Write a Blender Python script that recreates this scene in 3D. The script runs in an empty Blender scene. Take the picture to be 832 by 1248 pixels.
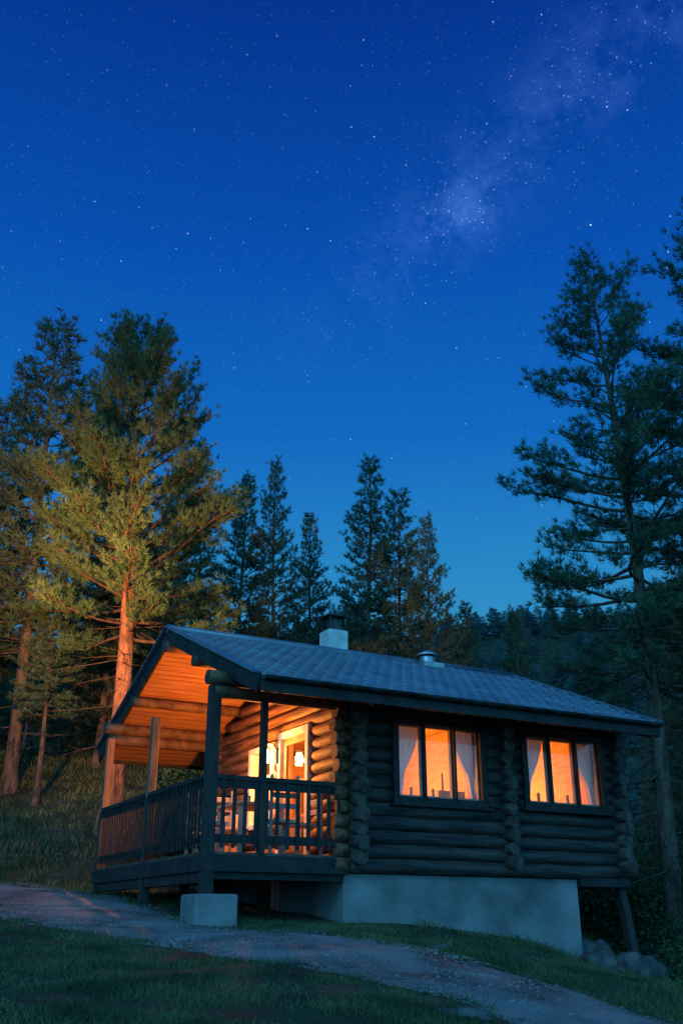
import bpy, math, random
import numpy as np
from mathutils import Vector, Matrix, noise as mn
random.seed(7)
scene=bpy.context.scene
scene.view_settings.view_transform='Standard'
scene.view_settings.look='None'
scene.view_settings.exposure=0
def lin(c):
    return tuple(((x/255)/12.92 if x/255<=.04045 else ((x/255+.055)/1.055)**2.4) for x in c)+(1,)
# ------------------------------------------------------------ materials
def newmat(name):
    m=bpy.data.materials.new(name); m.use_nodes=True
    nt=m.node_tree; nt.nodes.clear()
    out=nt.nodes.new('ShaderNodeOutputMaterial')
    b=nt.nodes.new('ShaderNodeBsdfPrincipled')
    nt.links.new(b.outputs[0],out.inputs[0])
    return m,nt,b,out
def noisy(name,c1,c2,scale=4,rough=.8,bump=.3,bscale=None,stretch=(1,1,1),spec=.3,metal=0,detail=6,lo=.35,hi=.65,bdist=.02,c3=None):
    m,nt,b,out=newmat(name); N=nt.nodes; L=nt.links
    tc=N.new('ShaderNodeTexCoord'); mp=N.new('ShaderNodeMapping'); mp.inputs['Scale'].default_value=stretch
    L.new(tc.outputs['Object'],mp.inputs[0])
    n=N.new('ShaderNodeTexNoise'); n.inputs['Scale'].default_value=scale; n.inputs['Detail'].default_value=detail
    L.new(mp.outputs[0],n.inputs['Vector'])
    r=N.new('ShaderNodeValToRGB'); r.color_ramp.elements[0].position=lo; r.color_ramp.elements[1].position=hi
    r.color_ramp.elements[0].color=tuple(c1)+(1,); r.color_ramp.elements[1].color=tuple(c2)+(1,)
    if c3:
        e=r.color_ramp.elements.new((lo+hi)/2); e.color=tuple(c3)+(1,)
    L.new(n.outputs[0],r.inputs[0]); L.new(r.outputs[0],b.inputs['Base Color'])
    b.inputs['Roughness'].default_value=rough; b.inputs['Specular IOR Level'].default_value=spec; b.inputs['Metallic'].default_value=metal
    if bump:
        n2=N.new('ShaderNodeTexNoise'); n2.inputs['Scale'].default_value=bscale or scale*4; n2.inputs['Detail'].default_value=8
        L.new(mp.outputs[0],n2.inputs['Vector'])
        bm=N.new('ShaderNodeBump'); bm.inputs['Strength'].default_value=bump; bm.inputs['Distance'].default_value=bdist
        L.new(n2.outputs[0],bm.inputs['Height']); L.new(bm.outputs[0],b.inputs['Normal'])
    return m
def emis(name,col,s):
    m,nt,b,out=newmat(name); b.inputs['Base Color'].default_value=tuple(col)+(1,)
    b.inputs['Emission Color'].default_value=tuple(col)+(1,); b.inputs['Emission Strength'].default_value=s
    return m
M={}
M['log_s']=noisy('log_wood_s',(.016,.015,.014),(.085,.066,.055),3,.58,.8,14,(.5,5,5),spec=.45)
M['log_x']=noisy('unlit_log_wood',(.025,.021,.019),(.10,.075,.06),3,.65,.6,14,(5,.5,5),spec=.4)  # darker copy of the same logs, for ends outside the porch lamplight
M['log_lit']=noisy('lit_log_wood',(.055,.03,.018),(.25,.125,.06),3,.65,.5,14,(5,.5,5))  # porch-side logs, lamplight put into a lighter, more orange colour
M['logend']=noisy('log_end_grain',(.03,.027,.025),(.12,.09,.068),9,.8,.4,30)
M['dark']=noisy('dark_stained_timber',(.012,.012,.012),(.036,.032,.03),5,.55,.3,20,(1,1,1))
M['beam']=noisy('beam_timber',(.07,.04,.022),(.2,.11,.055),5,.65,.3,20,(1,1,1))
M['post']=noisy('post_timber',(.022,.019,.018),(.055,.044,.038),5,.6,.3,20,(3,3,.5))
M['post_lit']=noisy('lit_post_timber',(.16,.08,.04),(.32,.17,.08),5,.6,.3,20,(3,3,.5))  # post tops above the railing: orange lamplight painted into the wood colour
M['deck']=noisy('deck_boards',(.06,.04,.028),(.15,.1,.07),4,.7,.4,20,(1,8,1))
M['inner']=noisy('pine_panelling',(.5,.27,.11),(.66,.38,.17),3,.6,.2,12,(1,1,6))
M['concrete']=noisy('concrete',(.11,.115,.115),(.30,.30,.295),1.4,.9,.6,12,detail=14,lo=.3,hi=.7,c3=(.215,.215,.21))
M['rock']=noisy('rock',(.05,.05,.048),(.15,.145,.14),3,.9,.9,9,bdist=.06)
M['white']=noisy('white_plaster',(.5,.5,.48),(.72,.71,.68),5,.85,.2)
M['metal']=noisy('dark_flue_metal',(.03,.03,.032),(.09,.09,.09),6,.45,.1,metal=.6)
M['galv']=noisy('galvanised_metal',(.3,.31,.32),(.5,.51,.52),6,.4,.1,metal=.8)
M['roof']=noisy('metal_roof_tile',(.10,.13,.165),(.20,.24,.285),1.7,.34,.08,60,spec=.7,detail=10,lo=.3,hi=.7,metal=.1)
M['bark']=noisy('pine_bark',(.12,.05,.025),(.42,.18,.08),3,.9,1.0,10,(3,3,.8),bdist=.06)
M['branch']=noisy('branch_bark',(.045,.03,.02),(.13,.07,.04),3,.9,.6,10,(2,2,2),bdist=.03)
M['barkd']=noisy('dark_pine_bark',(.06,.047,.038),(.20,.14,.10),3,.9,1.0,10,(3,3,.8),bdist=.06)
def foliage(name,c1,c2,sc=1.3,trf=.25):
    m=bpy.data.materials.new(name); m.use_nodes=True; nt=m.node_tree; nt.nodes.clear(); N=nt.nodes; L=nt.links
    out=N.new('ShaderNodeOutputMaterial'); tc=N.new('ShaderNodeTexCoord')
    n=N.new('ShaderNodeTexNoise'); n.inputs['Scale'].default_value=sc; n.inputs['Detail'].default_value=3; L.new(tc.outputs['Object'],n.inputs['Vector'])
    r=N.new('ShaderNodeValToRGB'); r.color_ramp.elements[0].position=.35; r.color_ramp.elements[1].position=.65
    r.color_ramp.elements[0].color=tuple(c1)+(1,); r.color_ramp.elements[1].color=tuple(c2)+(1,); L.new(n.outputs[0],r.inputs[0])
    d=N.new('ShaderNodeBsdfDiffuse'); L.new(r.outputs[0],d.inputs[0])
    if trf:
        t=N.new('ShaderNodeBsdfTranslucent'); mx=N.new('ShaderNodeMixShader'); mx.inputs[0].default_value=trf
        L.new(r.outputs[0],t.inputs[0]); L.new(d.outputs[0],mx.inputs[1]); L.new(t.outputs[0],mx.inputs[2]); L.new(mx.outputs[0],out.inputs[0])
    else: L.new(d.outputs[0],out.inputs[0])
    return m
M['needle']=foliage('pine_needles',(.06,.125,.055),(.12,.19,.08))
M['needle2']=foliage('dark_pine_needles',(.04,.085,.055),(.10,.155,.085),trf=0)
M['leaf']=foliage('bush_leaves',(.03,.06,.033),(.07,.11,.05),3,0)
M['blade']=foliage('grass_blades',(.035,.07,.034),(.14,.165,.075),1.6,0)
M['hazeforest']=foliage('haze_tinted_foliage',(.09,.17,.18),(.13,.22,.22),.3,0)  # distance haze on the hill painted into the foliage as pale blue
M['ground']=noisy('ground_soil_grass',(.015,.026,.016),(.06,.06,.038),1.1,.95,.8,9,detail=10,bdist=.05,c3=(.03,.042,.022))
M['path']=noisy('gravel_path',(.06,.062,.057),(.27,.265,.255),1.3,.95,1.0,45,detail=14,bdist=.03,c3=(.18,.176,.168),lo=.3,hi=.62)
M['pebble']=noisy('pebbles',(.06,.06,.06),(.30,.29,.28),.9,.9,.0,detail=8)
M['cush']=noisy('cushion_fabric',(.35,.3,.25),(.5,.42,.35),8,.9,.2)
M['bulb']=emis('lit_bulb',(1,.62,.25),22)
M['lbulb']=emis('lantern_bulb',(1,.66,.28),60)
M['wick']=noisy('chair_wood',(.18,.1,.05),(.3,.18,.1),5,.6,.2)
M['paint']=noisy('painted_furniture',(.4,.34,.27),(.55,.48,.4),5,.6,.2)
m,nt,b,out=newmat('window_glass'); M['glass']=m
tr=nt.nodes.new('ShaderNodeBsdfTransparent'); gl=nt.nodes.new('ShaderNodeBsdfGlossy'); gl.inputs['Roughness'].default_value=.02
mx=nt.nodes.new('ShaderNodeMixShader'); mx.inputs[0].default_value=.05
nt.links.new(tr.outputs[0],mx.inputs[1]); nt.links.new(gl.outputs[0],mx.inputs[2]); nt.links.new(mx.outputs[0],out.inputs[0])
m,nt,b,out=newmat('sheer_curtain'); M['curtain']=m
tr=nt.nodes.new('ShaderNodeBsdfTranslucent'); tr.inputs[0].default_value=(.75,.75,.78,1)
df=nt.nodes.new('ShaderNodeBsdfDiffuse'); df.inputs[0].default_value=(.82,.86,.92,1)
mx=nt.nodes.new('ShaderNodeMixShader'); mx.inputs[0].default_value=.03
nt.links.new(df.outputs[0],mx.inputs[1]); nt.links.new(tr.outputs[0],mx.inputs[2]); nt.links.new(mx.outputs[0],out.inputs[0])
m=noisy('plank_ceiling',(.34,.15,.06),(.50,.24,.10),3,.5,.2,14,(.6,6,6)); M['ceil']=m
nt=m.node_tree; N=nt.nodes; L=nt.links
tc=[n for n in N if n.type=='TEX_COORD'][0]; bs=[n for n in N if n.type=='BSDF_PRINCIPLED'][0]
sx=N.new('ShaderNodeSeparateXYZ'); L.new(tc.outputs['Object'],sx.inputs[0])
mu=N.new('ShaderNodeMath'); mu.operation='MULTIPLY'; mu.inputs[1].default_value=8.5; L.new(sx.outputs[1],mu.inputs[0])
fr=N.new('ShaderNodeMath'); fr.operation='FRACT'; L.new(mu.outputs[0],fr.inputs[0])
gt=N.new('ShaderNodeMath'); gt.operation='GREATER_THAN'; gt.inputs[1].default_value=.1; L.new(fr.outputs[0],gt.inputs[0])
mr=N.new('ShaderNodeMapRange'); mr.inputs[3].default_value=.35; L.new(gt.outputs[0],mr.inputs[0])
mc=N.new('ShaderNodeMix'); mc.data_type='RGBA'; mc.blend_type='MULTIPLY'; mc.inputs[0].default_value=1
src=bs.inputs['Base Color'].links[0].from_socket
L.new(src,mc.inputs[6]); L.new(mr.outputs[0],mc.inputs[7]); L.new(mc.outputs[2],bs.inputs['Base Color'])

# ------------------------------------------------------------ mesh builder
class MB:
    def __init__(s): s.v=[]; s.f=[]; s.mi=[]; s.sm=[]
    def add(s,vs,fs,mi=0,sm=False):
        o=len(s.v); s.v+= [tuple(v) for v in vs]
        for f in fs: s.f.append(tuple(i+o for i in f)); s.mi.append(mi); s.sm.append(sm)
    def box(s,a,b,mi=0):
        x0,x1=sorted((a[0],b[0]));y0,y1=sorted((a[1],b[1]));z0,z1=sorted((a[2],b[2]))
        s.add([(x0,y0,z0),(x1,y0,z0),(x1,y1,z0),(x0,y1,z0),(x0,y0,z1),(x1,y0,z1),(x1,y1,z1),(x0,y1,z1)],
              [(0,3,2,1),(4,5,6,7),(0,1,5,4),(1,2,6,5),(2,3,7,6),(3,0,4,7)],mi)
    def beam(s,p,q,w,h,mi=0):
        p=Vector(p);q=Vector(q);d=(q-p).normalized()
        up=Vector((0,0,1)) if abs(d.z)<.95 else Vector((1,0,0))
        r=d.cross(up).normalized()*w/2; u=r.cross(d).normalized()*h/2
        vs=[p-r-u,p+r-u,p+r+u,p-r+u,q-r-u,q+r-u,q+r+u,q-r+u]
        s.add(vs,[(0,3,2,1),(4,5,6,7),(0,1,5,4),(1,2,6,5),(2,3,7,6),(3,0,4,7)],mi)
    def cyl(s,p,q,r0,r1=None,n=12,seg=1,wob=0,mi=0,capmi=None):
        r1=r0 if r1 is None else r1; p=Vector(p);q=Vector(q);d=(q-p).normalized()
        up=Vector((0,0,1)) if abs(d.z)<.9 else Vector((1,0,0))
        a=d.cross(up).normalized(); b=a.cross(d)
        vs=[]
        sd=random.random()*100
        for k in range(seg+1):
            t=k/seg; c=p.lerp(q,t); r=r0+(r1-r0)*t
            for i in range(n):
                th=2*math.pi*i/n
                dd=a*math.cos(th)+b*math.sin(th)
                rr=r*(1+wob*mn.noise((c+dd*r)*5+Vector((sd,0,0)))) if wob else r
                vs.append(c+dd*rr)
        fs=[(k*n+i,k*n+(i+1)%n,(k+1)*n+(i+1)%n,(k+1)*n+i) for k in range(seg) for i in range(n)]
        s.add(vs,fs,mi,True)
        cm=mi if capmi is None else capmi
        o=len(s.v)-len(vs)
        s.f.append(tuple(o+i for i in range(n))[::-1]); s.mi.append(cm); s.sm.append(False)
        s.f.append(tuple(o+seg*n+i for i in range(n))); s.mi.append(cm); s.sm.append(False)
    def obj(s,name,mats,parent=None,bevel=0):
        me=bpy.data.meshes.new(name); me.from_pydata(s.v,[],s.f)
        for m in (mats if isinstance(mats,(list,tuple)) else [mats]): me.materials.append(m)
        me.polygons.foreach_set('material_index',s.mi); me.polygons.foreach_set('use_smooth',s.sm)
        me.update()
        o=bpy.data.objects.new(name,me); scene.collection.objects.link(o)
        if parent: o.parent=parent
        if bevel:
            b=o.modifiers.new('bev','BEVEL'); b.width=bevel; b.segments=2; b.limit_method='ANGLE'
        return o
def npmesh(name,V,tris,quads,mats,mi_t,mi_q,smooth_q=True):
    me=bpy.data.meshes.new(name); nt_=len(tris); nq=len(quads)
    me.vertices.add(len(V)); me.vertices.foreach_set('co',np.asarray(V,np.float32).ravel())
    loops=np.concatenate([np.asarray(tris,np.int32).ravel(),np.asarray(quads,np.int32).ravel()])
    me.loops.add(len(loops)); me.loops.foreach_set('vertex_index',loops)
    st=np.concatenate([np.arange(nt_)*3,nt_*3+np.arange(nq)*4]).astype(np.int32)
    me.polygons.add(nt_+nq); me.polygons.foreach_set('loop_start',st)
    for m in mats: me.materials.append(m)
    mq=np.full(nq,mi_q) if np.isscalar(mi_q) else np.asarray(mi_q)
    me.polygons.foreach_set('material_index',np.concatenate([np.full(nt_,mi_t),mq]).astype(np.int32))
    me.polygons.foreach_set('use_smooth',np.concatenate([np.zeros(nt_,bool),np.full(nq,smooth_q)]))
    me.update(calc_edges=True); me.validate()
    return me
def empty(name,loc=(0,0,0),rz=0,parent=None):
    e=bpy.data.objects.new(name,None); e.location=loc; e.rotation_euler=(0,0,rz); scene.collection.objects.link(e)
    if parent: e.parent=parent
    return e
# ------------------------------------------------------------ terrain
def sstep(a,b,x):
    t=np.clip((x-a)/(b-a),0,1); return t*t*(3-2*t)
LX=[-30,-9,-4.3,-1.84,-.12,.95,1.52,2.2,3,6]; LY=[19,15.4,12.9,10.8,9.5,8.4,7.4,5.6,3,-8]
UX=[-30,-9,-6,-4.7,-3.4,-1.9,.04,1.5,2.45,3.6,4.5,8]; UY=[24,20,18.9,18.0,16.6,13.2,12.3,11.3,9.5,7,4,-8]
def hz(X,Y):
    X=np.asarray(X,float);Y=np.asarray(Y,float)
    Yc=np.clip(Y,-30,20)
    z=-.05+.085*(Yc-13.5)-.04*np.clip(X,-12,20)
    xp=np.clip(X,0,6); z=z-.05*xp**1.5
    z=z-.22*np.clip(X-2.6,0,5)*sstep(12,15,Y)
    w=1-sstep(1,10,X)
    z=z+w*.36*np.clip(Y-19,0,11)+.10*np.clip(Y-30,0,40)*(.4+.6*w)
    z=z+(41+3*np.sin(X*.045+.2)+1.2*np.sin(X*.13))*sstep(75,150,Y)*(.72+.28*sstep(-20,40,X))
    n=.035*np.sin(X*1.3+Y*.7)*np.cos(Y*1.1-X*.4)+.02*np.sin(X*3.1-Y*2.3)
    return z+n*.6
def H(x,y): return float(hz(x,y))
def spread(n,lo,hi,c,k):
    t=np.linspace(-1,1,n); s=np.sinh(t*k)/np.sinh(k)
    return np.where(s<0,c+s*(c-lo),c+s*(hi-c))
gx=spread(320,-260,260,0,4.6); gy=spread(320,-60,300,11,4.6)
GX,GY=np.meshgrid(gx,gy); GZ=hz(GX,GY)
V=np.stack([GX,GY,GZ],-1).reshape(-1,3); n=320
ii,jj=np.meshgrid(np.arange(n-1),np.arange(n-1)); a=(jj*n+ii).ravel()
Q=np.stack([a,a+1,a+n+1,a+n],-1)
me=npmesh('ground',V,np.zeros((0,3),int),Q,[M['ground']],0,0)
ground=bpy.data.objects.new('ground',me); scene.collection.objects.link(ground)
# path
px=np.linspace(-28,6,340); nw=36
lo=np.interp(px,LX,LY)+.10*np.sin(px*3.3)+.06*np.sin(px*8.1); hi=np.interp(px,UX,UY)+.12*np.sin(px*2.7+1)+.05*np.sin(px*9.3)
V=[]
for j in range(nw+1):
    t=j/nw; yy=lo+(hi-lo)*t
    V.append(np.stack([px,yy,hz(px,yy)+.022-.03*(abs(2*t-1)**8)],-1))
V=np.array(V).reshape(-1,3); n=len(px)
ii,jj=np.meshgrid(np.arange(n-1),np.arange(nw)); a=(jj*n+ii).ravel()
me=npmesh('gravel_path',V,np.zeros((0,3),int),np.stack([a,a+1,a+n+1,a+n],-1),[M['path']],0,0)
o=bpy.data.objects.new('gravel_path',me); scene.collection.objects.link(o)
r=np.random.default_rng(11); n=22000
X=r.uniform(-9,3.6,n); f=r.beta(.7,.7,n)*1.08-.04
lo_=np.interp(X,LX,LY); hi_=np.interp(X,UX,UY); Y=lo_+(hi_-lo_)*f
sz=.005+.016*r.random(n)**4
Zp=hz(X,Y)+.022
oc=np.array([(1,0,0),(0,1,0),(-1,0,0),(0,-1,0),(0,0,.7),(0,0,-.7)])
th=r.uniform(0,6.28,n); c_,s_=np.cos(th),np.sin(th)
sc=sz[:,None,None]*r.uniform(.7,1.4,(n,1,3))
P=oc[None]*sc+r.normal(0,1,(n,6,3))*sz[:,None,None]*.15
PX=P[...,0]*c_[:,None]-P[...,1]*s_[:,None]; PY=P[...,0]*s_[:,None]+P[...,1]*c_[:,None]
V=np.stack([PX+X[:,None],PY+Y[:,None],P[...,2]+Zp[:,None]],-1).reshape(-1,3)
tb=np.array([(0,1,4),(1,2,4),(2,3,4),(3,0,4),(1,0,5),(2,1,5),(3,2,5),(0,3,5)])
T=(np.arange(n)[:,None,None]*6+tb[None]).reshape(-1,3)
me=npmesh('gravel',V,T,np.zeros((0,4),int),[M['pebble']],0,0)
o=bpy.data.objects.new('gravel',me); scene.collection.objects.link(o)
# ------------------------------------------------------------ house
O=(-1.725,13.2,0); ang=math.radians(28.8)
house=empty('log_cabin',O,ang)
ca,sa=math.cos(ang),math.sin(ang)
def W(s,t): return (O[0]+s*ca-t*sa, O[1]+s*sa+t*ca)
def gz(s,t): return H(*W(s,t))
RT=2.52; RZ=4.40; SL=.414; TE=-1.05; TF=6.0; S0=0.21; S1=7.05
def rz(t): return RZ-SL*abs(t-RT)
Z0=.64; LS=.188; R=.1; TW=4.85; SW=2.15; SE=7.0
DZ=.85
wins=[(2.77,4.38,1.60,2.80),(5.12,6.75,1.64,2.80)]
def cut(a,b,z,ops):
    segs=[(a,b)]
    for (p,q,z0,z1) in ops:
        if z+R*.6>z0 and z-R*.6<z1:
            ns=[]
            for (x,y) in segs:
                if q<=x or p>=y: ns.append((x,y)); continue
                if p>x: ns.append((x,p))
                if q<y: ns.append((q,y))
            segs=ns
    return segs
mb=MB()
for i in range(14):
    z=Z0+R+LS*i
    if z>3.12: break
    e=random.uniform(-.05,.05)
    for (a_,b_) in cut(1.86+e,7.26-e,z,wins):
        if a_<2.0:
            mb.cyl((a_,0,z),(2.06,0,z),R,n=14,seg=1,wob=.0,mi=2,capmi=2); a_=2.061
        mb.cyl((a_,0,z),(b_,0,z),R*random.uniform(.95,1.06),n=14,seg=max(2,int((b_-a_)*5)),wob=.16,mi=0,capmi=1)
    mb.cyl((1.86+e,TW,z),(7.26+e,TW,z),R,n=12,seg=10,wob=.1,mi=0,capmi=1)
mb.obj('long_log_walls',[M['log_s'],M['logend'],M['log_lit']],house)
dops=[(1.2,2.2,.6,2.80),(2.45,3.35,1.45,2.7)]
mb=MB()
for i in range(22):
    z=Z0+R+LS*i+LS*.5
    for sx_,ops in ((SW,dops),(SE,[])):
        if z<3.1: a0,b0=-.27+random.uniform(-.04,.04),TW+.27
        else:
            hw=(RZ-.24-z-.08)/SL
            if hw<.15: continue
            a0,b0=max(RT-hw,-.27),min(RT+hw,TW+.27)
        for (a_,b_) in cut(a0,b0,z,ops):
            mx_=2 if sx_==SE else 0
            if a_<-.1 and sx_==SW:
                mb.cyl((sx_,a_,z),(sx_,.03,z),R*1.02,n=14,seg=2,wob=.1,mi=2,capmi=1); a_=.031
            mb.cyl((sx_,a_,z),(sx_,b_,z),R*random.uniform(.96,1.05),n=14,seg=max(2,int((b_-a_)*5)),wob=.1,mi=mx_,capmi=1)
    if z<3.1:
        mb.cyl((4.76,-.25+random.uniform(-.05,.05),z),(4.76,.04,z),R*random.uniform(.9,1.05),n=14,seg=2,wob=.1,mi=2,capmi=1)
mb.obj('cross_log_walls',[M['log_lit'],M['logend'],M['log_x']],house)
def lining(mb,axis,c,a,b,z0,z1,ops,th=.05):
    xs=sorted({a,b}|{o[0] for o in ops}|{o[1] for o in ops})
    for x0,x1 in zip(xs[:-1],xs[1:]):
        mid=(x0+x1)/2; op=[o for o in ops if o[0]<mid<o[1]]
        zs=[(z0,z1)] if not op else [(z0,op[0][2]),(op[0][3],z1)]
        for (p,q) in zs:
            if q-p<.01: continue
            if axis=='s': mb.box((x0,c-th/2,p),(x1,c+th/2,q))
            else: mb.box((c-th/2,x0,p),(c+th/2,x1,q))
mb=MB()
lining(mb,'s',.115,2.2,6.95,.66,3.0,wins); lining(mb,'s',TW-.115,2.2,6.95,.66,3.0,[])
lining(mb,'t',SW+.115,.1,TW-.1,.66,3.0,dops); lining(mb,'t',SE-.115,.1,TW-.1,.66,3.0,[]); lining(mb,'t',4.76,.14,TW-.14,.70,2.98,[])
mb.box((2.2,.09,2.99),(6.95,TW-.09,3.05)); mb.box((2.2,.09,.66),(6.95,TW-.09,.74))
mb.obj('interior_lining',M['inner'],house)
mb=MB(); mb.box((2.02,.03,-2.4),(6.12,4.7,.63)); mb.obj('concrete_foundation',M['concrete'],house,.015)
mb=MB(); mb.box((6.13,-.05,.52),(7.16,.08,.655)); mb.box((6.13,4.72,.52),(7.16,4.86,.655)); mb.box((6.95,.08,.52),(7.06,4.72,.655)); mb.box((6.14,.09,.60),(6.94,4.7,.65))
mb.obj('sill_beam',M['dark'],house,.01)
# roof
mb=MB()
th=.10
for sgn in (1,-1):
    te=TE if sgn==1 else TF
    zt=rz(te)-.05; 
    p=[(te,zt),(RT,RZ-.05),(RT,RZ-.05-th),(te,zt-th)]
    vs=[(S0+.02,y,z) for y,z in p]+[(S1-.02,y,z) for y,z in p]
    mb.add(vs,[(0,1,2,3),(7,6,5,4),(0,4,5,1),(1,5,6,2),(2,6,7,3),(3,7,4,0)])
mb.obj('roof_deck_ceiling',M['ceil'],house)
course=.34
for nm,te in (('near_roof_tiles',TE-.05),('far_roof_tiles',TF+.05)):
    Lh=abs(te-RT); nrow=int(round(Lh/course)); hh=Lh/nrow
    ts=[];off=[]
    for k in range(nrow):
        for f,o_ in ((0.0,.0),(.5,.02),(.93,.04),(.99,.04)):
            ts.append((k+f)*hh); off.append(o_)
    ts.append(Lh); off.append(0)
    ss=np.linspace(S0-.03,S1+.03,7*58)
    V=[]
    for t_,o_ in zip(ts,off):
        y=RT+(te-RT)*t_/Lh
        ph=(ss/.21)%1
        prof=.022*np.sin(ph*2*np.pi)+.007*np.sin(ph*4*np.pi)
        z=RZ-SL*t_+o_+prof
        V.append(np.stack([ss,np.full_like(ss,y),z],-1))
    V=np.array(V).reshape(-1,3); n=len(ss); nr=len(ts)
    ii,jj=np.meshgrid(np.arange(n-1),np.arange(nr-1)); a=(jj*n+ii).ravel()
    Q=np.stack([a,a+1,a+n+1,a+n],-1)
    if te>RT: Q=Q[:,::-1]
    me=npmesh(nm,V,np.zeros((0,3),int),Q,[M['roof']],0,0,False)
    o=bpy.data.objects.new(nm,me); scene.collection.objects.link(o); o.parent=house
mb=MB()
for sx_ in (S0-.035,S1+.035):
    for te in (TE-.03,TF+.03):
        a=(sx_,te,rz(te)-.085); b_=(sx_,RT,RZ-.085)
        mb.beam(a,b_,.05,.24)
mb.box((S0-.01,TE-.075,rz(TE)-.21),(S1+.01,TE-.03,rz(TE)-.005))
mb.box((S0-.01,TF+.03,rz(TF)-.21),(S1+.01,TF+.075,rz(TF)-.005))
mb.obj('fascia_boards',M['dark'],house,.006)
mb=MB()
for sx_ in (S0-.07,S1+.07):
    for te in (TE-.05,TF+.05):
        mb.beam((sx_,te,rz(te)+.055),(sx_,RT,RZ+.055),.11,.025)
mb.cyl((S0-.08,RT,RZ+.02),(S1+.08,RT,RZ+.02),.075,n=12)
mb.obj('roof_edge_flashing',M['roof'],house)
mb=MB()
vs=[];fs=[]; y0=TE-.13
for k,sx_ in enumerate((S0,S1)):
    for i in range(9):
        th_=math.pi*i/8
        vs.append((sx_,y0-.055*math.cos(th_),rz(TE)-.02-.055*math.sin(th_)))
fs=[(i,i+1,9+i+1,9+i) for i in range(8)]
mb.add(vs,fs,0,True)
mb.obj('gutter',M['metal'],house)
mb=MB()
for (y,dz,r_,s_a) in ((0,.27,.10,-.10),(0,.455,.085,.0),(TW,.27,.10,-.10),(TW,.455,.09,.0),(RT,.27,.1,.1),(1.2,.25,.085,.12),(4.05,.25,.085,.12)):
    mb.cyl((s_a,y,rz(y)-dz),(2.1,y,rz(y)-dz),r_,n=14,seg=10,wob=.06,mi=0,capmi=1)
    mb.cyl((7.05,y,rz(y)-dz),(7.2,y,rz(y)-dz),r_*.95,n=14,seg=1,mi=0,capmi=1)
mb.obj('roof_purlins',[M['beam'],M['logend']],house)
mb=MB()
for k in range(10):
    s_=.5+k*.71
    mb.beam((s_,TE+.02,rz(TE)-.19),(s_,.0,rz(0)-.19),.06,.08)
mb.obj('rafter_tails',M['dark'],house)
mb=MB()
for k in range(34):
    y=-.02+k*.1435
    mb.box((-.02,y,DZ-.035),(SW-.1,y+.137,DZ))
mb.obj('porch_deck',M['deck'],house)
mb=MB()
D0=DZ-.24; D1=DZ-.04
mb.box((-.06,-.06,D0),(-.0,TW+.1,D1)); mb.box((.0,-.06,D0),(SW-.1,.0,D1)); mb.box((.0,TW+.02,D0),(SW-.1,TW+.08,D1))
for k in range(5): mb.box((.35+k*.36,.0,D0+.07),(.42+k*.36,TW+.02,D1-.002))
mb.box((.02,.02,D0-.09),(2.0,.14,D0+.05)); mb.box((-.02,.16,D0-.13),(.12,TW,D0-.002))
mb.obj('porch_joists',M['dark'],house,.006)
mb=MB()
def post(s,t,z0,z1,w=.14,mi=0): mb.box((s-w/2,t-w/2,z0),(s+w/2,t+w/2,z1),mi)
top=rz(0)-.37
post(.03,.02,.25,top,.15)
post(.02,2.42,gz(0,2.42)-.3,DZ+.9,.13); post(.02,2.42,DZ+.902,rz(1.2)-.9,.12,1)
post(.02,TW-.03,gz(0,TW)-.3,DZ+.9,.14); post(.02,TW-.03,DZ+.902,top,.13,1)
post(.76,.0,DZ-.03,top,.09)
post(1.9,2.4,gz(1.9,2.4)-.3,D0,.14); post(1.5,TW-.1,gz(1.5,TW)-.3,D0,.14)
mb.obj('porch_posts',[M['post'],M['post_lit']],house,.008)
mb=MB()
mb.beam((7.06,.12,.55),(7.26,-.05,-1.7),.13,.13)
mb.beam((7.06,4.6,.55),(7.2,4.7,-1.6),.13,.13)
mb.obj('braces',M['post'],house,.006)
mb=MB()
bz=gz(0,0)
mb.box((-.2,-.28,bz-.3),(.36,.28,.34)); mb.obj('post_footing',M['concrete'],house,.03)
# railing
mb=MB()
zt=1.79
mb.box((-.05,.10,zt-.04),(.07,2.35,zt+.02)); mb.box((-.05,2.49,zt-.04),(.07,TW-.11,zt+.02))
mb.box((-.02,.10,zt-.14),(.03,TW-.11,zt-.045)); mb.box((-.02,.10,DZ+.11),(.03,TW-.11,DZ+.19))
mb.box((.11,-.05,zt-.04),(SW-.12,.07,zt+.02)); mb.box((.11,-.02,zt-.14),(SW-.12,.03,zt-.045)); mb.box((.11,-.02,DZ+.11),(SW-.12,.03,DZ+.22))
y=.2
while y<TW-.15:
    if abs(y-2.42)>.08: mb.box((-.045,y-.025,DZ+.05),(-.022,y+.025,zt-.045))
    y+=.125
x=.2
while x<SW-.16:
    mb.box((x-.026,-.045,DZ+.05),(x+.026,-.022,zt-.045)); x+=.155
mb.obj('porch_railing',M['dark'],house,.004)
# windows
def window_s(mbf,mbg,a,b,z0,z1,y,div=3,fw=.08):
    mbf.box((a-.02,y-.05,z0-.02),(b+.02,y+.16,z0+fw)); mbf.box((a-.02,y-.05,z1-fw),(b+.02,y+.16,z1+.02))
    mbf.box((a-.02,y-.05,z0+fw),(a+fw,y+.16,z1-fw)); mbf.box((b-fw,y-.05,z0+fw),(b+.02,y+.16,z1-fw))
    for k in range(1,div):
        x=a+(b-a)*k/div; mbf.box((x-.022,y-.03,z0+fw),(x+.022,y+.06,z1-fw))
    mbg.box((a+.03,y+.010,z0+.03),(b-.03,y+.016,z1-.03))
mf=MB(); mg=MB()
for (a,b_,z0,z1) in wins: 
    window_s(mf,mg,a,b_,z0,z1,-.08); mf.box((a-.08,-.19,z0-.06),(b_+.08,-.10,z0-.022))
mf.obj('window_frames',M['dark'],house,.006); mg.obj('window_glass',M['glass'],house)
mi=MB()
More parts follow.
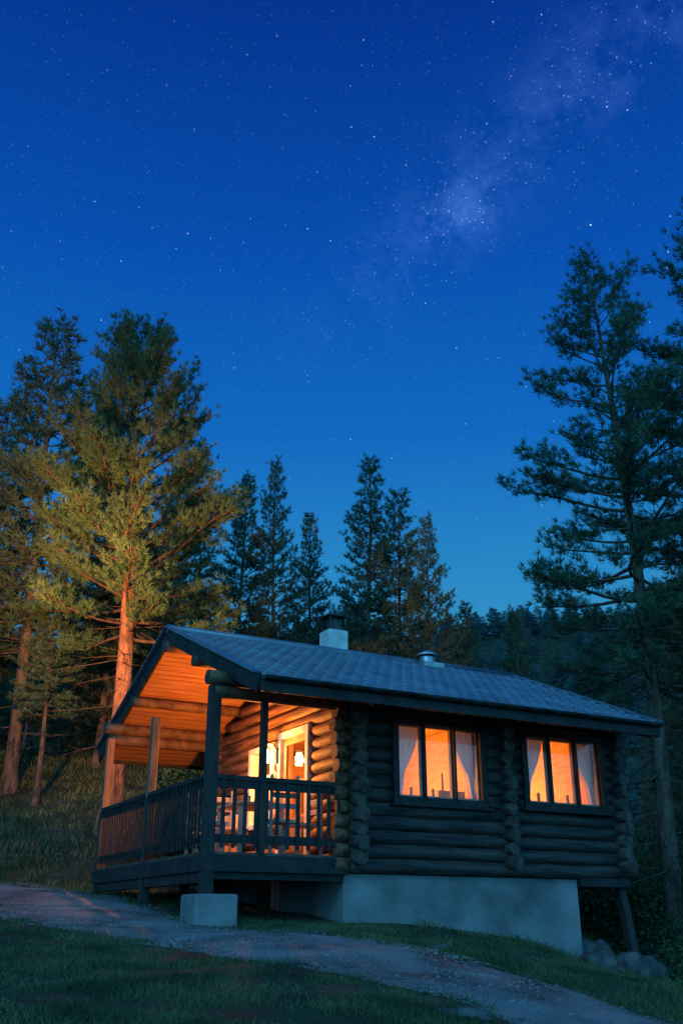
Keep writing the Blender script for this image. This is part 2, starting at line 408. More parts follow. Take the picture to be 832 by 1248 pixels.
for (a,b_,z0,z1) in wins:
    for k in range(3):
        p=a+(b_-a)*k/3+(.08 if k==0 else .022); q=a+(b_-a)*(k+1)/3-(.08 if k==2 else .022)
        for (u0,u1,w0,w1) in ((p,p+.028,z0+.08,z1-.08),(q-.028,q,z0+.08,z1-.08),(p+.028,q-.028,z0+.08,z0+.11),(p+.028,q-.028,z1-.11,z1-.08)):
            mi.box((u0,-.055,w0),(u1,.0,w1))
mi.obj('window_sashes',M['wick'],house)
def curtain(mb,xo,xi_t,xi_m,xi_b,z0,z1,y):
    nz=24; nx=60; vs=[]
    for j in range(nz+1):
        f=j/nz; z=z1-(z1-z0)*f
        xi = xi_t+(xi_m-xi_t)*min(1,f/.6)**1.6 if f<.6 else xi_m+(xi_b-xi_m)*((f-.6)/.4)
        for i in range(nx+1):
            g=i/nx; x=xo+(xi-xo)*g
            vs.append((x,y+.03*math.sin(g*38+f*1.2)+.01*math.sin(g*77+2*f),z))
    mb.add(vs,[(j*(nx+1)+i,j*(nx+1)+i+1,(j+1)*(nx+1)+i+1,(j+1)*(nx+1)+i) for j in range(nz) for i in range(nx)],0,True)
mb=MB()
for (a,b_,z0,z1) in wins:
    curtain(mb,a+.04,a+.64,a+.36,a+.28,z0+.02,z1-.03,.18)
    curtain(mb,b_+.10,b_-.42,b_-.14,b_-.06,z0+.02,z1-.03,.18)
mb.obj('curtains',M['curtain'],house)
mb=MB()
for (a,b_,z0,z1) in wins: mb.cyl((a-.1,.18,z1),(b_+.1,.18,z1),.012,n=8)
mb.obj('curtain_rods',M['metal'],house)
# door + porch window
mf=MB(); mg=MB(); x=SW-.13
for (a,b_,z0,z1) in ((1.2,2.2,DZ,2.80),(2.45,3.35,1.45,2.7)):
    mf.box((x,a-.04,z0),(x+.2,a+.06,z1+.04)); mf.box((x,b_-.06,z0),(x+.2,b_+.04,z1+.04)); mf.box((x,a+.06,z1-.06),(x+.2,b_-.06,z1+.04)); mf.box((x,a+.06,z0-.03),(x+.2,b_-.06,z0+.05))
mf.box((x+.02,2.87,1.5),(x+.08,2.93,2.64)); mf.box((x+.02,2.51,2.2),(x+.07,2.87,2.24)); mf.box((x+.02,2.93,2.2),(x+.07,3.29,2.24))
mf.obj('porch_door_window_frames',M['white'],house,.006)
mg.box((x+.05,2.5,1.5),(x+.055,3.3,2.65)); 
mg.obj('porch_window_glass',M['glass'],house)
mb=MB()
d0,d1=1.27,2.13; xx=x+.06
mb.box((xx,d0,.91),(xx+.045,d0+.1,2.73)); mb.box((xx,d1-.1,.91),(xx+.045,d1,2.73)); mb.box((xx,d0+.1,2.63),(xx+.045,d1-.1,2.73)); mb.box((xx,d0+.1,.91),(xx+.045,d1-.1,1.5)); mb.box((xx,d0+.1,2.0),(xx+.045,d1-.1,2.05))
mb.box((xx-.02,d0+.13,1.0),(xx,d1-.13,1.42))
mb.cyl((xx-.06,d0+.05,1.85),(xx-.06,d0+.05,2.0),.012,n=8)
mb.obj('porch_door',M['wick'],house,.005)
mb=MB(); mb.box((xx+.02,d0+.1,1.5),(xx+.025,d1-.1,2.63)); mb.obj('door_glass',M['glass'],house)
# lantern
mb=MB(); LS_,LT,LZ=1.80,2.22,2.47
mb.box((SW-.135,LT-.05,LZ-.1),(SW-.09,LT+.05,LZ+.15)); 
pts=[(SW-.12,LZ+.05),(SW-.2,LZ+.2),(LS_,LZ+.24),(LS_,LZ+.16)]
for p,q in zip(pts[:-1],pts[1:]): mb.cyl((p[0],LT,p[1]),(q[0],LT,q[1]),.012,n=8)
mb.cyl((LS_,LT,LZ+.12),(LS_,LT,LZ+.17),.10,.02,n=8); mb.cyl((LS_,LT,LZ-.14),(LS_,LT,LZ-.12),.06,n=8)
for k in range(4):
    th_=k*math.pi/2+.4; c_,s__=math.cos(th_),math.sin(th_)
    mb.cyl((LS_+.075*c_,LT+.075*s__,LZ-.12),(LS_+.09*c_,LT+.09*s__,LZ+.12),.005,n=6)
mb.obj('porch_lantern',M['metal'],house)
mb=MB(); mb.cyl((LS_,LT,LZ-.11),(LS_,LT,LZ+.0),.05,.075,n=16); mb.cyl((LS_,LT,LZ+.0),(LS_,LT,LZ+.10),.075,.045,n=16); bl=mb.obj('porch_lantern_bulb',M['lbulb'],house)
# chimney
mb=MB()
cs,ct=3.32,2.75
mb.box((cs-.19,ct-.19,4.1),(cs+.19,ct+.19,4.85)); mb.obj('chimney_stack',M['white'],house,.01)
mb=MB()
mb.box((cs-.16,ct-.16,4.85),(cs+.16,ct+.16,4.90)); mb.box((cs-.2,ct-.2,5.10),(cs+.2,ct+.2,5.14)); mb.box((cs-.11,ct-.11,4.90),(cs+.11,ct+.11,5.10))
for i in (-1,1):
    for j in (-1,1): mb.box((cs+i*.15-.02,ct+j*.15-.02,4.90),(cs+i*.15+.02,ct+j*.15+.02,5.10))
mb.cyl((cs,ct,5.14),(cs,ct,5.18),.16,.10,n=16)
mb.obj('chimney_cowl',M['metal'],house,.006)
mb=MB(); vs_,vt=5.05,2.35
mb.cyl((vs_,vt,4.2),(vs_,vt,4.50),.15,n=20); mb.cyl((vs_,vt,4.53),(vs_,vt,4.56),.2,n=20); mb.cyl((vs_,vt,4.56),(vs_,vt,4.63),.2,.05,n=20)
mb.box((vs_-.22,vt-.22,4.28),(vs_+.22,vt+.22,4.38))
mb.obj('roof_vent',M['galv'],house,.004)
def table(mb,c,w,d,h,z):
    mb.box((c[0]-w/2,c[1]-d/2,z+h-.04),(c[0]+w/2,c[1]+d/2,z+h))
    for i in (-1,1):
        for j in (-1,1): mb.box((c[0]+i*(w/2-.06)-.03,c[1]+j*(d/2-.06)-.03,z),(c[0]+i*(w/2-.06)+.03,c[1]+j*(d/2-.06)+.03,z+h-.04))
def chair(mb,c,z,dx,dy,bh=.95):
    w=.22
    mb.box((c[0]-w,c[1]-w,z+.42),(c[0]+w,c[1]+w,z+.46))
    for i in (-1,1):
        for j in (-1,1):
            back=(i==dx and dx!=0) or (j==dy and dy!=0)
            mb.box((c[0]+i*(w-.025)-.02,c[1]+j*(w-.025)-.02,z),(c[0]+i*(w-.025)+.02,c[1]+j*(w-.025)+.02,z+(bh if back else .418)))
    for zz in (.6,.74,.88):
        if dx: mb.box((c[0]+dx*(w-.035),c[1]-w+.04,z+zz),(c[0]+dx*(w-.015),c[1]+w-.04,z+zz+.07))
        else: mb.box((c[0]-w+.04,c[1]+dy*(w-.035),z+zz),(c[0]+w-.04,c[1]+dy*(w-.015),z+zz+.07))
mb=MB(); FZ=.74
table(mb,(3.6,1.3),1.2,.8,.75,FZ); chair(mb,(3.6,.65),FZ,0,-1,1.15); chair(mb,(3.0,1.3),FZ,-1,0,1.15)
table(mb,(5.9,1.2),1.0,.8,.75,FZ); chair(mb,(5.6,.6),FZ,0,-1,1.2); chair(mb,(6.2,.6),FZ,0,-1,1.2)
mb.box((2.5,4.3,FZ),(3.3,4.7,2.5)); mb.box((5.2,4.35,FZ),(5.7,4.7,2.3))
mb.box((3.7,4.68,1.9),(4.3,4.72,2.5)); mb.box((6.0,4.68,1.9),(6.5,4.72,2.6))
mb.box((4.0,.6,FZ),(4.5,1.1,1.9)); mb.cyl((4.25,.85,1.9),(4.25,.85,2.2),.02,n=8)
for (s_,t_) in ((3.55,2.6),(5.95,2.6)):
    mb.box((s_-.06,.16,2.86),(s_+.06,TW-.16,2.985))
mb.obj('indoor_furniture',M['wick'],house,.004)
mb=MB(); mb2=MB()
for (s_,t_) in ((3.55,1.7),(5.85,1.9)):
    mb.cyl((s_,t_,2.86),(s_,t_,2.45),.006,n=6); mb.cyl((s_,t_,2.33),(s_,t_,2.47),.08,.05,n=20)
    for k in range(5):
        th_=k*2*math.pi/5; mb2.cyl((s_+.2*math.cos(th_),t_+.2*math.sin(th_),2.2),(s_+.2*math.cos(th_),t_+.2*math.sin(th_),2.27),.03,n=10)
        mb.cyl((s_,t_,2.3),(s_+.2*math.cos(th_),t_+.2*math.sin(th_),2.19),.008,n=6)
mb.obj('ceiling_lamps',M['metal'],house); mb2.obj('ceiling_lamp_bulbs',M['bulb'],house)
pt=empty('porch_table',(0,0,0),0,house); mb=MB(); table(mb,(1.15,1.25),.75,.9,.74,DZ); mb.cyl((1.1,1.3,DZ+.74),(1.1,1.3,DZ+.92),.05,.035,n=14); mb.cyl((1.25,1.05,DZ+.74),(1.25,1.05,DZ+.78),.12,.14,n=14); mb.cyl((1.0,1.0,DZ+.74),(1.0,1.0,DZ+.84),.035,.04,n=14); mb.obj('table_body',M['paint'],pt,.004)
mb=MB(); chair(mb,(1.2,.42),DZ,0,-1,1.05); chair(mb,(.45,1.2),DZ,-1,0,1.05); chair(mb,(1.75,.75),DZ,1,0,1.05); chair(mb,(1.1,2.1),DZ,0,1,1.05); mb.obj('porch_chairs',M['paint'],house,.004)
mb=MB(); 
mb.box((1.55,3.4,DZ+.38),(2.0,4.7,DZ+.43)); mb.box((1.98,3.4,DZ+.43),(2.02,4.7,DZ+.88)); 
for y in (3.45,4.6): mb.box((1.57,y,DZ),(1.98,y+.05,DZ+.38)); mb.box((1.5,y,DZ+.59),(2.0,y+.05,DZ+.63))
mb.obj('porch_bench',M['wick'],house,.006)
mb=MB(); mb.box((1.56,3.52,DZ+.433),(1.96,4.58,DZ+.53)); mb.box((1.84,3.55,DZ+.54),(1.96,4.0,DZ+.85)); mb.obj('bench_cushions',M['cush'],house,.04)

def addlight(kind,name,loc,energy,col,parent=None,**k):
    l=bpy.data.lights.new(name,kind); l.energy=energy; l.color=col
    for a_,v_ in k.items(): setattr(l,a_,v_)
    o=bpy.data.objects.new(name,l); o.location=loc; scene.collection.objects.link(o)
    if parent: o.parent=parent
    return o
addlight('POINT','porch_lantern_light',(LS_-.18,LT,LZ-.02),320,(1,.30,.045),house,shadow_soft_size=.08)
addlight('POINT','living_room_light',(3.55,1.7,2.1),175,(1,.36,.06),house,shadow_soft_size=.12)
addlight('POINT','bedroom_light',(5.85,1.9,2.1),160,(1,.36,.06),house,shadow_soft_size=.12)
lx,ly=-6.6,14.0; lg=H(lx,ly)
lamp=empty('added_tree_lamp',(lx,ly,lg)); mb=MB()  # added lamp on a post out of view, puts warm light on the left pine
mb.cyl((0,0,-.3),(0,0,4.2),.07,.045,n=14); mb.cyl((0,0,0),(0,0,.35),.11,.09,n=14)
mb.cyl((0,0,4.15),(.35,.35,4.5),.03,n=10); mb.beam((.3,.3,4.5),(.62,.62,4.66),.2,.1); mb.cyl((0,0,4.2),(0,0,4.26),.05,.02,n=10)
mb.obj('added_lamp_column',M['galv'],lamp,.004)
fl=addlight('SPOT','added_tree_lamp_beam',(lx+.62,ly+.66,lg+4.74),8000,(1,.42,.14),None,shadow_soft_size=.15,spot_size=math.radians(86),spot_blend=1.0)  # beam of the added lamp, aimed at the left pine
tgt=Vector((-4.9,22,7.2)); fl.rotation_euler=(tgt-fl.location).to_track_quat('-Z','Y').to_euler()

# ------------------------------------------------------------ trees
def tube(P,Rr,n,V,Q):
    o=len(V); P=[Vector(p) for p in P]
    for k,(p,r) in enumerate(zip(P,Rr)):
        d=(P[min(k+1,len(P)-1)]-P[max(k-1,0)]).normalized()
        up=Vector((0,0,1)) if abs(d.z)<.9 else Vector((1,0,0))
        a=d.cross(up).normalized(); b=a.cross(d)
        for i in range(n):
            th=2*math.pi*i/n; V.append(tuple(p+(a*math.cos(th)+b*math.sin(th))*r))
    for k in range(len(P)-1):
        for i in range(n): Q.append((o+k*n+i,o+k*n+(i+1)%n,o+(k+1)*n+(i+1)%n,o+(k+1)*n+i))
def pine(name,seed,Ht,cb,Lmax,prof,nb,r0,nl,nw_,nn,tsp,mats,e0=-5,e1=50,bare=12,clump=1.0,upc=.15,lean=.15,xs=.3,sub=.13,jit=.03,lvar=(.55,1.15)):
    rg=random.Random(seed); V=[];Q=[];T=[];D=[]
    ph=rg.uniform(0,6)
    def tp(z):
        f=z/Ht; return Vector((lean*math.sin(f*3+ph)-lean*math.sin(ph),lean*math.cos(f*4+ph)-lean*math.cos(ph),z))
    tr_=lambda z: max(.012,r0*(1-z/Ht)**.8*(1+.5*math.exp(-z/.4)))
    zs=[-.6]+[Ht*k/26 for k in range(27)]
    tube([tp(z) for z in zs],[tr_(max(z,0)) for z in zs],12,V,Q)
    ntr=len(Q)
    az=rg.uniform(0,6)
    for i in range(nb):
        f=(i+rg.random())/nb; z=Ht*(cb+(.99-cb)*f); az+=2.4+rg.uniform(-.5,.5)
        L_=Lmax*prof(f)*rg.uniform(*lvar)
        el=math.radians(e0+(e1-e0)*f+rg.uniform(-12,12))
        h=Vector((math.cos(az),math.sin(az),0)); side=Vector((-h.y,h.x,0)); base=tp(z)
        bend=rg.uniform(-.25,.25); wv=rg.uniform(.02,.06); wp=rg.uniform(0,6)
        def bp(x): return base+h*(L_*x*math.cos(el))+side*(bend*L_*x*x+wv*L_*math.sin(x*7+wp)*x)+Vector((0,0,L_*(math.sin(el)*x+upc*x*x+wv*.7*math.sin(x*6+wp*2)*x)))
        rb=max(.008,min(tr_(z)*.5,.012+.014*L_))
        tube([bp(k/6) for k in range(7)],[rb*(1-.8*k/6) for k in range(7)],5,V,Q)
        ns=max(3,int(L_/sub)); sgn=1
        for k in range(ns):
            x=xs+(1-xs)*(k+rg.random()*.6)/ns
            if rg.random()>clump: continue
            sgn=-sgn; p=bp(min(x,1)); d=(bp(min(x+.05,1.05))-bp(x-.05)).normalized()
            sd=(d+side*sgn*rg.uniform(.4,1.2)+Vector((0,0,rg.uniform(-.25,.6)))).normalized()
            sl=(.42*L_*(1-x)+.25)*rg.uniform(.6,1.25)
            q=p+sd*sl+Vector((0,0,.15*sl))
            tube([p,q],[.009,.003],3,V,Q)
            m=max(2,int(sl/tsp))
            for j in range(m):
                g=(j+1)/m
                if g<.2: continue
                T.append(tuple(p.lerp(q,g))); D.append(tuple(sd*.8+Vector((0,0,.5))))
        T.append(tuple(bp(1))); D.append(tuple(h+Vector((0,0,.5))))
    for i in range(bare):
        z=Ht*rg.uniform(cb*.35,cb*1.25); a_=rg.uniform(0,6.3); L_=Lmax*rg.uniform(.2,.6)
        h=Vector((math.cos(a_),math.sin(a_),0)); b=tp(z); dr=rg.uniform(-.4,.1); sw=Vector((-h.y,h.x,0))*rg.uniform(-.3,.3)
        P=[b+h*L_*x+sw*L_*x*x+Vector((0,0,dr*L_*x)) for x in (0,.33,.66,1)]
        tube(P,[.018,.013,.009,.004],4,V,Q)
        for _ in range(5):
            x=rg.uniform(.3,1); p=b+h*L_*x+sw*L_*x*x+Vector((0,0,dr*L_*x))
            q=p+Vector((rg.uniform(-1,1),rg.uniform(-1,1),rg.uniform(-.6,.3)))*.3*L_
            tube([p,q],[.006,.003],3,V,Q)
    T=np.array(T); D=np.array(D); r=np.random.default_rng(seed)
    T=T+r.normal(0,jit,T.shape)
    n=len(T)*nn
    P=np.repeat(T,nn,0)+r.normal(0,.02,(n,3))
    d=np.repeat(D/np.linalg.norm(D,axis=1,keepdims=True),nn,0)+r.normal(0,.62,(n,3)); d/=np.linalg.norm(d,axis=1,keepdims=True)
    w=np.cross(d,r.normal(0,1,(n,3))); w/=np.linalg.norm(w,axis=1,keepdims=True)
    l=r.uniform(.65,1.15,(n,1))*nl
    A=P-w*nw_/2; B=P+w*nw_/2; C=P+d*l
    NV=np.stack([A,B,C],1).reshape(-1,3); o=len(V)
    tris=np.arange(n*3).reshape(-1,3)+o
    mq=np.zeros(len(Q),int)
    if len(mats)>2: mq[ntr:]=2
    me=npmesh(name,np.concatenate([np.array(V),NV]),tris,np.array(Q),mats,1,mq)
    return me,n
def pr_round(f): return (.85+.75*min(f,.35)/.35*.35)*(1-f)**.62+.12
def pr_cone(f): return (1-f)**.85+.08
def pr_tall(f): return (.6+1.3*min(f,.3))*(1-f)**.7+.12
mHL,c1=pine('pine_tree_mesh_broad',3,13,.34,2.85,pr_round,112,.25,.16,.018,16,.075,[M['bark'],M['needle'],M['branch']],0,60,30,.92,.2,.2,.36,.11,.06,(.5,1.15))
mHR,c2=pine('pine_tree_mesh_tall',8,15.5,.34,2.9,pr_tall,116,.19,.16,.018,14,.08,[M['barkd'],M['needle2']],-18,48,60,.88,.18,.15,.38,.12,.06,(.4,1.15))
mB=[]
for k,(cb,lm,pf,nb_) in enumerate(((.15,2.3,pr_cone,120),(.25,2.1,pr_tall,105),(.12,2.4,pr_cone,120),(.35,2.1,pr_tall,85))):
    me,c=pine('pine_tree_mesh_back_%s'%'abcd'[k],20+k,14,cb,lm,pf,nb_,.15,.22,.034,10,.12,[M['barkd'],M['needle2']],-12,45,14,.93,.15,.12,.2,.135,.05,(.5,1.15)); mB.append(me); print('needles',c)
print('needles',c1,c2)
mF=[]
for k in range(2):
    me,c=pine('pine_tree_mesh_far_%s'%'ab'[k],40+k,12,.08,2.4,pr_cone,60,.12,.5,.12,4,.3,[M['barkd'],M['hazeforest']],-15,35,0,.9,.1,.1); mF.append(me)
def tree(me,x,y,topz,nomH,rot=0,wid=1.0,parent=None,name='pine_tree'):
    o=bpy.data.objects.new(name,me); g=H(x,y); s=(topz-g)/nomH
    o.location=(x,y,g); o.scale=(s*wid,s*wid,s); o.rotation_euler=(0,0,rot); scene.collection.objects.link(o)
    if parent: o.parent=parent
    return o
tree(mHL,-4.95,22,14.1,13,.6,1.0)
tree(mHR,6.2,20,14.9,15.5,1.0,1.0)
tree(mHR,8.6,19.3,16.2,15.5,3.2,1.05)
back=[(-8.2,25,16.4,1,1.2),(-10.2,26,14.5,3,1.3),(-4.8,28,14.2,1,1.0),(-6.8,28,14.5,3,1.1),(-12,24,13,1,1.2),
 (-3.4,32,14.8,0,1.05),(-2.2,32,15.3,2,.85),(-1.2,34,14.0,0,.95),(.85,33,15.9,0,1.05),(2.0,34,15.0,1,1.0),(3.2,33,13.5,2,.95),(4.6,36,11.2,0,.9),(7.1,40,12.2,2,1),
 (11.9,33,12.0,1,1.1),(-7.2,24,8.5,3,1.1),(9.6,26,8,0,1.0),(-9.3,22.5,9,0,1.1)]
for k,(x,y,t,mi_,w) in enumerate(back): tree(mB[mi_],x,y,t,14,k*1.7,w)
forest=empty('distant_forest')
rg=random.Random(5)
for k in range(110):
    x=rg.uniform(-26,30); y=rg.uniform(36,56)
    if x>-5 and y<38: continue
    if x>5 and rg.random()<.45: continue
    f=.26 if x<3 else (.18 if x<7 else .125)
    t=y*f+rg.uniform(-2.5,2) 
    tree(mB[k%4],x,y,max(t,H(x,y)+3.0),14,rg.uniform(0,6),rg.uniform(1,1.3),forest,'tree')
for k in range(1500):
    y=rg.uniform(72,175); x=rg.uniform(-.45*y,.6*y); g=H(x,y)
    tree(mF[k%2],x,y,g+rg.uniform(2.2,4.6),12,rg.uniform(0,6),rg.uniform(1.6,2.4),forest,'tree')
for k in range(26):
    x=rg.uniform(-17,-5.5); y=rg.uniform(26,35); tree(mB[(3,1,0)[k%3]],x,y,rg.uniform(9.5,13.5),14,rg.uniform(0,6),1.15,forest,'tree')

# ------------------------------------------------------------ grass
r=np.random.default_rng(4)
def keep(X,Y,m=0.0):
    onp=(Y>np.interp(X,LX,LY)+m)&(Y<np.interp(X,UX,UY)-m)
    dx=X-O[0]; dy=Y-O[1]; s=dx*ca+dy*sa; t=-dx*sa+dy*ca
    inh=(s>1.9)&(s<6.15)&(t>0)&(t<4.8)
    return ~onp&~inh
def cl(X,Y): return np.sin(X*2.1+np.sin(Y*1.7)*2)*np.cos(Y*2.6-X)+.6*np.sin(X*5.3+Y*2)*np.sin(Y*6.1-X*3)
def grass(x0,x1,y0,y1,n,hh,ww,m=.08):
    X=r.uniform(x0,x1,n); Y=r.uniform(y0,y1,n)
    c=cl(X,Y)
    edge=m+np.abs(r.normal(0,.22,n))
    k=keep(X,Y,edge)&(r.random(n)<.5+.5*c+.2)
    X=X[k];Y=Y[k];c=c[k];n=len(X)
    hgt=hh*(r.uniform(.3,1.0,n)+.8*(r.random(n)<.06))*(.75+.45*c)
    hgt=np.maximum(hgt,.012)
    Z=hz(X,Y)
    th=r.uniform(0,2*np.pi,n); la=r.uniform(.2,1.1,n)*hgt; ph=r.uniform(0,2*np.pi,n)
    w=ww*r.uniform(.6,1.3,n)
    wx=np.cos(ph)*w/2; wy=np.sin(ph)*w/2; lx=np.cos(th)*la; ly=np.sin(th)*la
    A=np.stack([X-wx,Y-wy,Z-.01],-1);B=np.stack([X+wx,Y+wy,Z-.01],-1)
    C=np.stack([X+lx*.35+wx*.7,Y+ly*.35+wy*.7,Z+hgt*.6],-1);Dm=np.stack([X+lx*.35-wx*.7,Y+ly*.35-wy*.7,Z+hgt*.6],-1)
    E=np.stack([X+lx,Y+ly,Z+hgt],-1)
    VV=np.stack([A,B,C,Dm,E],1).reshape(-1,3); b=np.arange(n)*5
    return VV,np.stack([b+3,b+2,b+4],-1),np.stack([b,b+1,b+2,b+3],-1)
parts=[grass(-6,4.2,5,14,200000,.06,.0085),grass(-18,-2,12,20,60000,.09,.013),grass(-20,8,18.2,30,90000,.18,.026),grass(1,10,8,20,50000,.10,.012)]
VV=[];TT=[];QQ=[];o_=0
for a,b,c in parts: VV.append(a);TT.append(b+o_);QQ.append(c+o_);o_+=len(a)
me=npmesh('grass',np.concatenate(VV),np.concatenate(TT),np.concatenate(QQ),[M['blade']],0,0,False)
o=bpy.data.objects.new('grass',me); scene.collection.objects.link(o)
# ------------------------------------------------------------ bushes
def bush(name,x,y,rad,hgt,n,leaf=.06,seed=1):
    g=np.random.default_rng(seed); K=11
    cen=g.normal(0,.5,(K,3))*[rad,rad,hgt*.5]+[0,0,hgt*.5]; idx=g.integers(0,K,n)
    P=cen[idx]+g.normal(0,.19,(n,3))*[rad,rad,hgt]
    P[:,2]=np.abs(P[:,2]); P+=[x,y,0]; P[:,2]+=hz(P[:,0],P[:,1])
    d=g.normal(0,1,(n,3)); d/=np.linalg.norm(d,axis=1,keepdims=True); w=np.cross(d,g.normal(0,1,(n,3))); w/=np.linalg.norm(w,axis=1,keepdims=True)
    l=leaf*g.uniform(.6,1.3,(n,1))
    A=P;B=P+d*l*.5+w*l*.3;C=P+d*l;Dq=P+d*l*.5-w*l*.3
    VV=np.stack([A,B,C,Dq],1).reshape(-1,3); Q=np.arange(n*4).reshape(-1,4)
    V=[];QS=[]
    for c in cen:
        q=Vector((c[0]+x,c[1]+y,c[2]+H(x,y))); tube([Vector((x,y,H(x,y)-.05)),q],[.015,.005],4,V,QS)
    nq=len(VV)
    me=npmesh(name,np.concatenate([VV,np.array(V)]),np.zeros((0,3),int),np.concatenate([Q,np.array(QS)+nq]),[M['leaf']],0,0,False)
    o=bpy.data.objects.new(name,me); scene.collection.objects.link(o)
for k,(x,y,ra,hh) in enumerate(((5.9,17.2,.8,.9),(6.9,16.2,.9,.8),(6.4,18.8,1.2,1.6),(8.0,18,1.3,1.6),(5.0,14.5,.6,.45),(6.0,14.4,.8,.6),(9.5,21,1.8,2.6),(7.2,22,1.8,2.8),(5.4,22,1.5,2.5),
    (-9.8,25.5,1.3,1.0),(-3.0,23.5,1.1,1.2),(-2.4,25,1.4,1.6),(-12.5,25,1.2,1.0),(11,24,2,3),(8.8,25,2,3),(-3.6,20.6,.6,.7))):
    bush('bush',x,y,ra,hh,int(5200*max(.6,ra)),.075+.02*(y>19),50+k)
# ------------------------------------------------------------ rocks
def rock(name,x,y,sx_,sy_,sz_,seed,rotz=0,dz=0):
    import bmesh
    bm=bmesh.new(); bmesh.ops.create_icosphere(bm,subdivisions=4,radius=1)
    for v in bm.verts:
        p=v.co.copy(); nn=mn.noise(p*1.1+Vector((seed*3.1,0,0)))*.5+mn.noise(p*2.7+Vector((seed*1.7,0,5)))*.2+mn.noise(p*7+Vector((0,seed,5)))*.06
        q=p*(1+nn); q=Vector([math.copysign(abs(c)**.8,c) for c in q]); v.co=Vector((q.x*sx_,q.y*sy_,q.z*sz_))
    me=bpy.data.meshes.new(name); bm.to_mesh(me); bm.free(); me.materials.append(M['rock'])
    for p in me.polygons: p.use_smooth=True
    o=bpy.data.objects.new(name,me); o.location=(x,y,H(x,y)+dz); o.rotation_euler=(0,0,rotz); scene.collection.objects.link(o)
for k,(s_,t_,a,b_,c) in enumerate(((6.35,-.1,.3,.3,.30),(6.75,-.35,.38,.3,.40),(7.1,-.15,.3,.35,.36),(6.6,.5,.3,.3,.35),(6.2,-.5,.18,.2,.12),(7.3,.4,.35,.3,.3),(7.0,-.8,.2,.16,.12))):
    x,y=W(s_,t_); rock('boulder',x,y,a,b_,c,k+1,k)
rock('boulder',.85,7.9,.2,.12,.05,21,.2); rock('boulder',1.1,12.2,.14,.1,.05,22,.6)

# ------------------------------------------------------------ world
w=bpy.data.worlds.new('World'); scene.world=w; w.use_nodes=True
nt=w.node_tree; N=nt.nodes; L=nt.links; N.clear()
out=N.new('ShaderNodeOutputWorld'); bg=N.new('ShaderNodeBackground'); L.new(bg.outputs[0],out.inputs[0])
tc=N.new('ShaderNodeTexCoord'); nrm=N.new('ShaderNodeVectorMath'); nrm.operation='NORMALIZE'; L.new(tc.outputs['Generated'],nrm.inputs[0])
sp=N.new('ShaderNodeSeparateXYZ'); L.new(nrm.outputs[0],sp.inputs[0])
rp=N.new('ShaderNodeValToRGB'); L.new(sp.outputs[2],rp.inputs[0])
cols=[(0,(75,160,190)),(.2,(64,154,198)),(.33,(40,135,198)),(.45,(17,106,192)),(.6,(8,80,176)),(.77,(4,52,142)),(1,(4,34,110))]
el=rp.color_ramp.elements; el[0].position=0; el[0].color=lin(cols[0][1]); el[1].position=1; el[1].color=lin(cols[-1][1])
for p,c in cols[1:-1]:
    e=el.new(p); e.color=lin(c)
def math_(op,a,b=None,c=None,clamp=False):
    n=N.new('ShaderNodeMath'); n.operation=op; n.use_clamp=clamp
    for i,x in enumerate((a,b,c)):
        if x is None: continue
        if isinstance(x,(int,float)): n.inputs[i].default_value=x
        else: L.new(x,n.inputs[i])
    return n.outputs[0]
dp=N.new('ShaderNodeVectorMath'); dp.operation='DOT_PRODUCT'; L.new(nrm.outputs[0],dp.inputs[0]); dp.inputs[1].default_value=(.706,.39,-.592)
d2=math_('MULTIPLY',dp.outputs['Value'],dp.outputs['Value'])
band=math_('EXPONENT',math_('MULTIPLY',d2,-1/(.045**2)))
mr=N.new('ShaderNodeMapRange'); mr.inputs[1].default_value=.5; mr.inputs[2].default_value=.68; mr.clamp=True; L.new(sp.outputs[2],mr.inputs[0])
mry=N.new('ShaderNodeMapRange'); mry.inputs[1].default_value=.2; mry.inputs[2].default_value=.5; L.new(sp.outputs[1],mry.inputs[0])
nz=N.new('ShaderNodeTexNoise'); nz.inputs['Scale'].default_value=20; nz.inputs['Detail'].default_value=9; nz.inputs['Roughness'].default_value=.75; L.new(nrm.outputs[0],nz.inputs['Vector'])
mw=N.new('ShaderNodeMapRange'); mw.inputs[1].default_value=.44; mw.inputs[2].default_value=.74; L.new(nz.outputs[0],mw.inputs[0])
pd=N.new('ShaderNodeVectorMath'); pd.operation='DISTANCE'; L.new(nrm.outputs[0],pd.inputs[0]); pd.inputs[1].default_value=(.112,.765,.634)
pk=math_('MULTIPLY',math_('EXPONENT',math_('MULTIPLY',math_('MULTIPLY',pd.outputs['Value'],pd.outputs['Value']),-1/(.035**2))),1.6)
mwf=math_('MULTIPLY',math_('MULTIPLY',band,math_('ADD',mr.outputs[0],pk)),math_('MULTIPLY',mw.outputs[0],mry.outputs[0]))
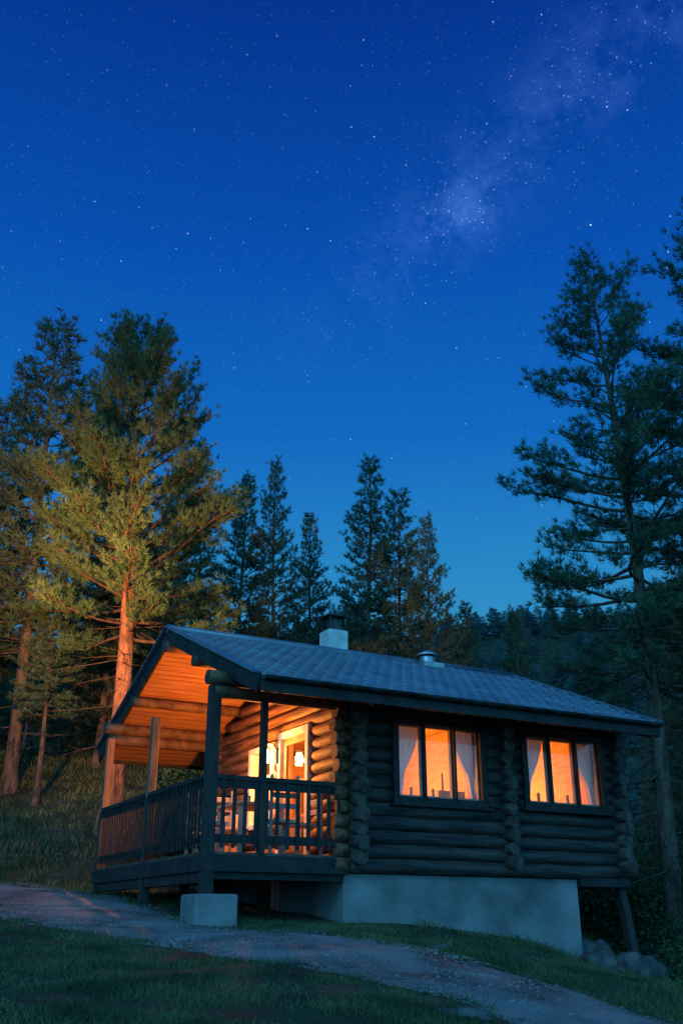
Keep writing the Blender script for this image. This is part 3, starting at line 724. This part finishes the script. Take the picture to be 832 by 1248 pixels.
def stars(scale,rad,thr,gain,seed):
    ad=N.new('ShaderNodeVectorMath'); ad.operation='ADD'; L.new(nrm.outputs[0],ad.inputs[0]); ad.inputs[1].default_value=(seed,seed*.7,0)
    v=N.new('ShaderNodeTexVoronoi'); v.inputs['Scale'].default_value=scale; L.new(ad.outputs[0],v.inputs['Vector'])
    s=N.new('ShaderNodeMapRange'); s.inputs[1].default_value=rad; s.inputs[2].default_value=0; s.inputs[3].default_value=0; s.inputs[4].default_value=1; L.new(v.outputs['Distance'],s.inputs[0])
    sc=N.new('ShaderNodeSeparateColor'); L.new(v.outputs['Color'],sc.inputs[0])
    g=N.new('ShaderNodeMapRange'); g.inputs[1].default_value=thr; g.inputs[2].default_value=1; L.new(sc.outputs[0],g.inputs[0])
    g2=math_('POWER',g.outputs[0],2.5)
    return math_('MULTIPLY',math_('MULTIPLY',s.outputs[0],g2),gain)
st=math_('ADD',stars(95,.085,.35,1.3,3),stars(38,.038,.4,2.6,9))
fine=math_('MULTIPLY',stars(240,.22,.1,.6,5),math_('ADD',math_('MULTIPLY',math_('MULTIPLY',band,math_('ADD',mr.outputs[0],pk)),1.0),.22))
st=math_('ADD',st,fine)
hf=N.new('ShaderNodeMapRange'); hf.inputs[1].default_value=.25; hf.inputs[2].default_value=.5; hf.inputs[3].default_value=.25; L.new(sp.outputs[2],hf.inputs[0])
st=math_('MULTIPLY',st,hf.outputs[0])
def addcol(a,fac,col):
    sc=N.new('ShaderNodeVectorMath'); sc.operation='SCALE'; sc.inputs[0].default_value=col; L.new(fac,sc.inputs['Scale'])
    ad=N.new('ShaderNodeVectorMath'); ad.operation='ADD'; L.new(a,ad.inputs[0]); L.new(sc.outputs[0],ad.inputs[1]); return ad.outputs[0]
c=addcol(rp.outputs[0],mwf,(.028,.06,.15)); c=addcol(c,st,(.6,.8,1.0))
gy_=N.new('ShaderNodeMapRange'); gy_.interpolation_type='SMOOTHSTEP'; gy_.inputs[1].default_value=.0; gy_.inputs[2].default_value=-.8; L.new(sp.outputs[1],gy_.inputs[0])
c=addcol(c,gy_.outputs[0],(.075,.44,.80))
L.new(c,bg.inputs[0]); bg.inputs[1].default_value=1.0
sun=addlight('SUN','sun',(0,0,30),.55,(.22,.68,1.0),None,angle=math.radians(16))
sun.rotation_euler=Vector((.35,.75,-.55)).to_track_quat('-Z','Y').to_euler()
# ------------------------------------------------------------ camera
cam=bpy.data.cameras.new('camera'); co=bpy.data.objects.new('camera',cam); scene.collection.objects.link(co)
cam.sensor_fit='VERTICAL'; cam.sensor_height=36; cam.lens=34.6; cam.clip_end=2000; cam.clip_start=.05
co.rotation_euler=(math.radians(90+22.7),0,0); co.location=(0,0,0); scene.camera=co
print('cam ground',H(0,0))
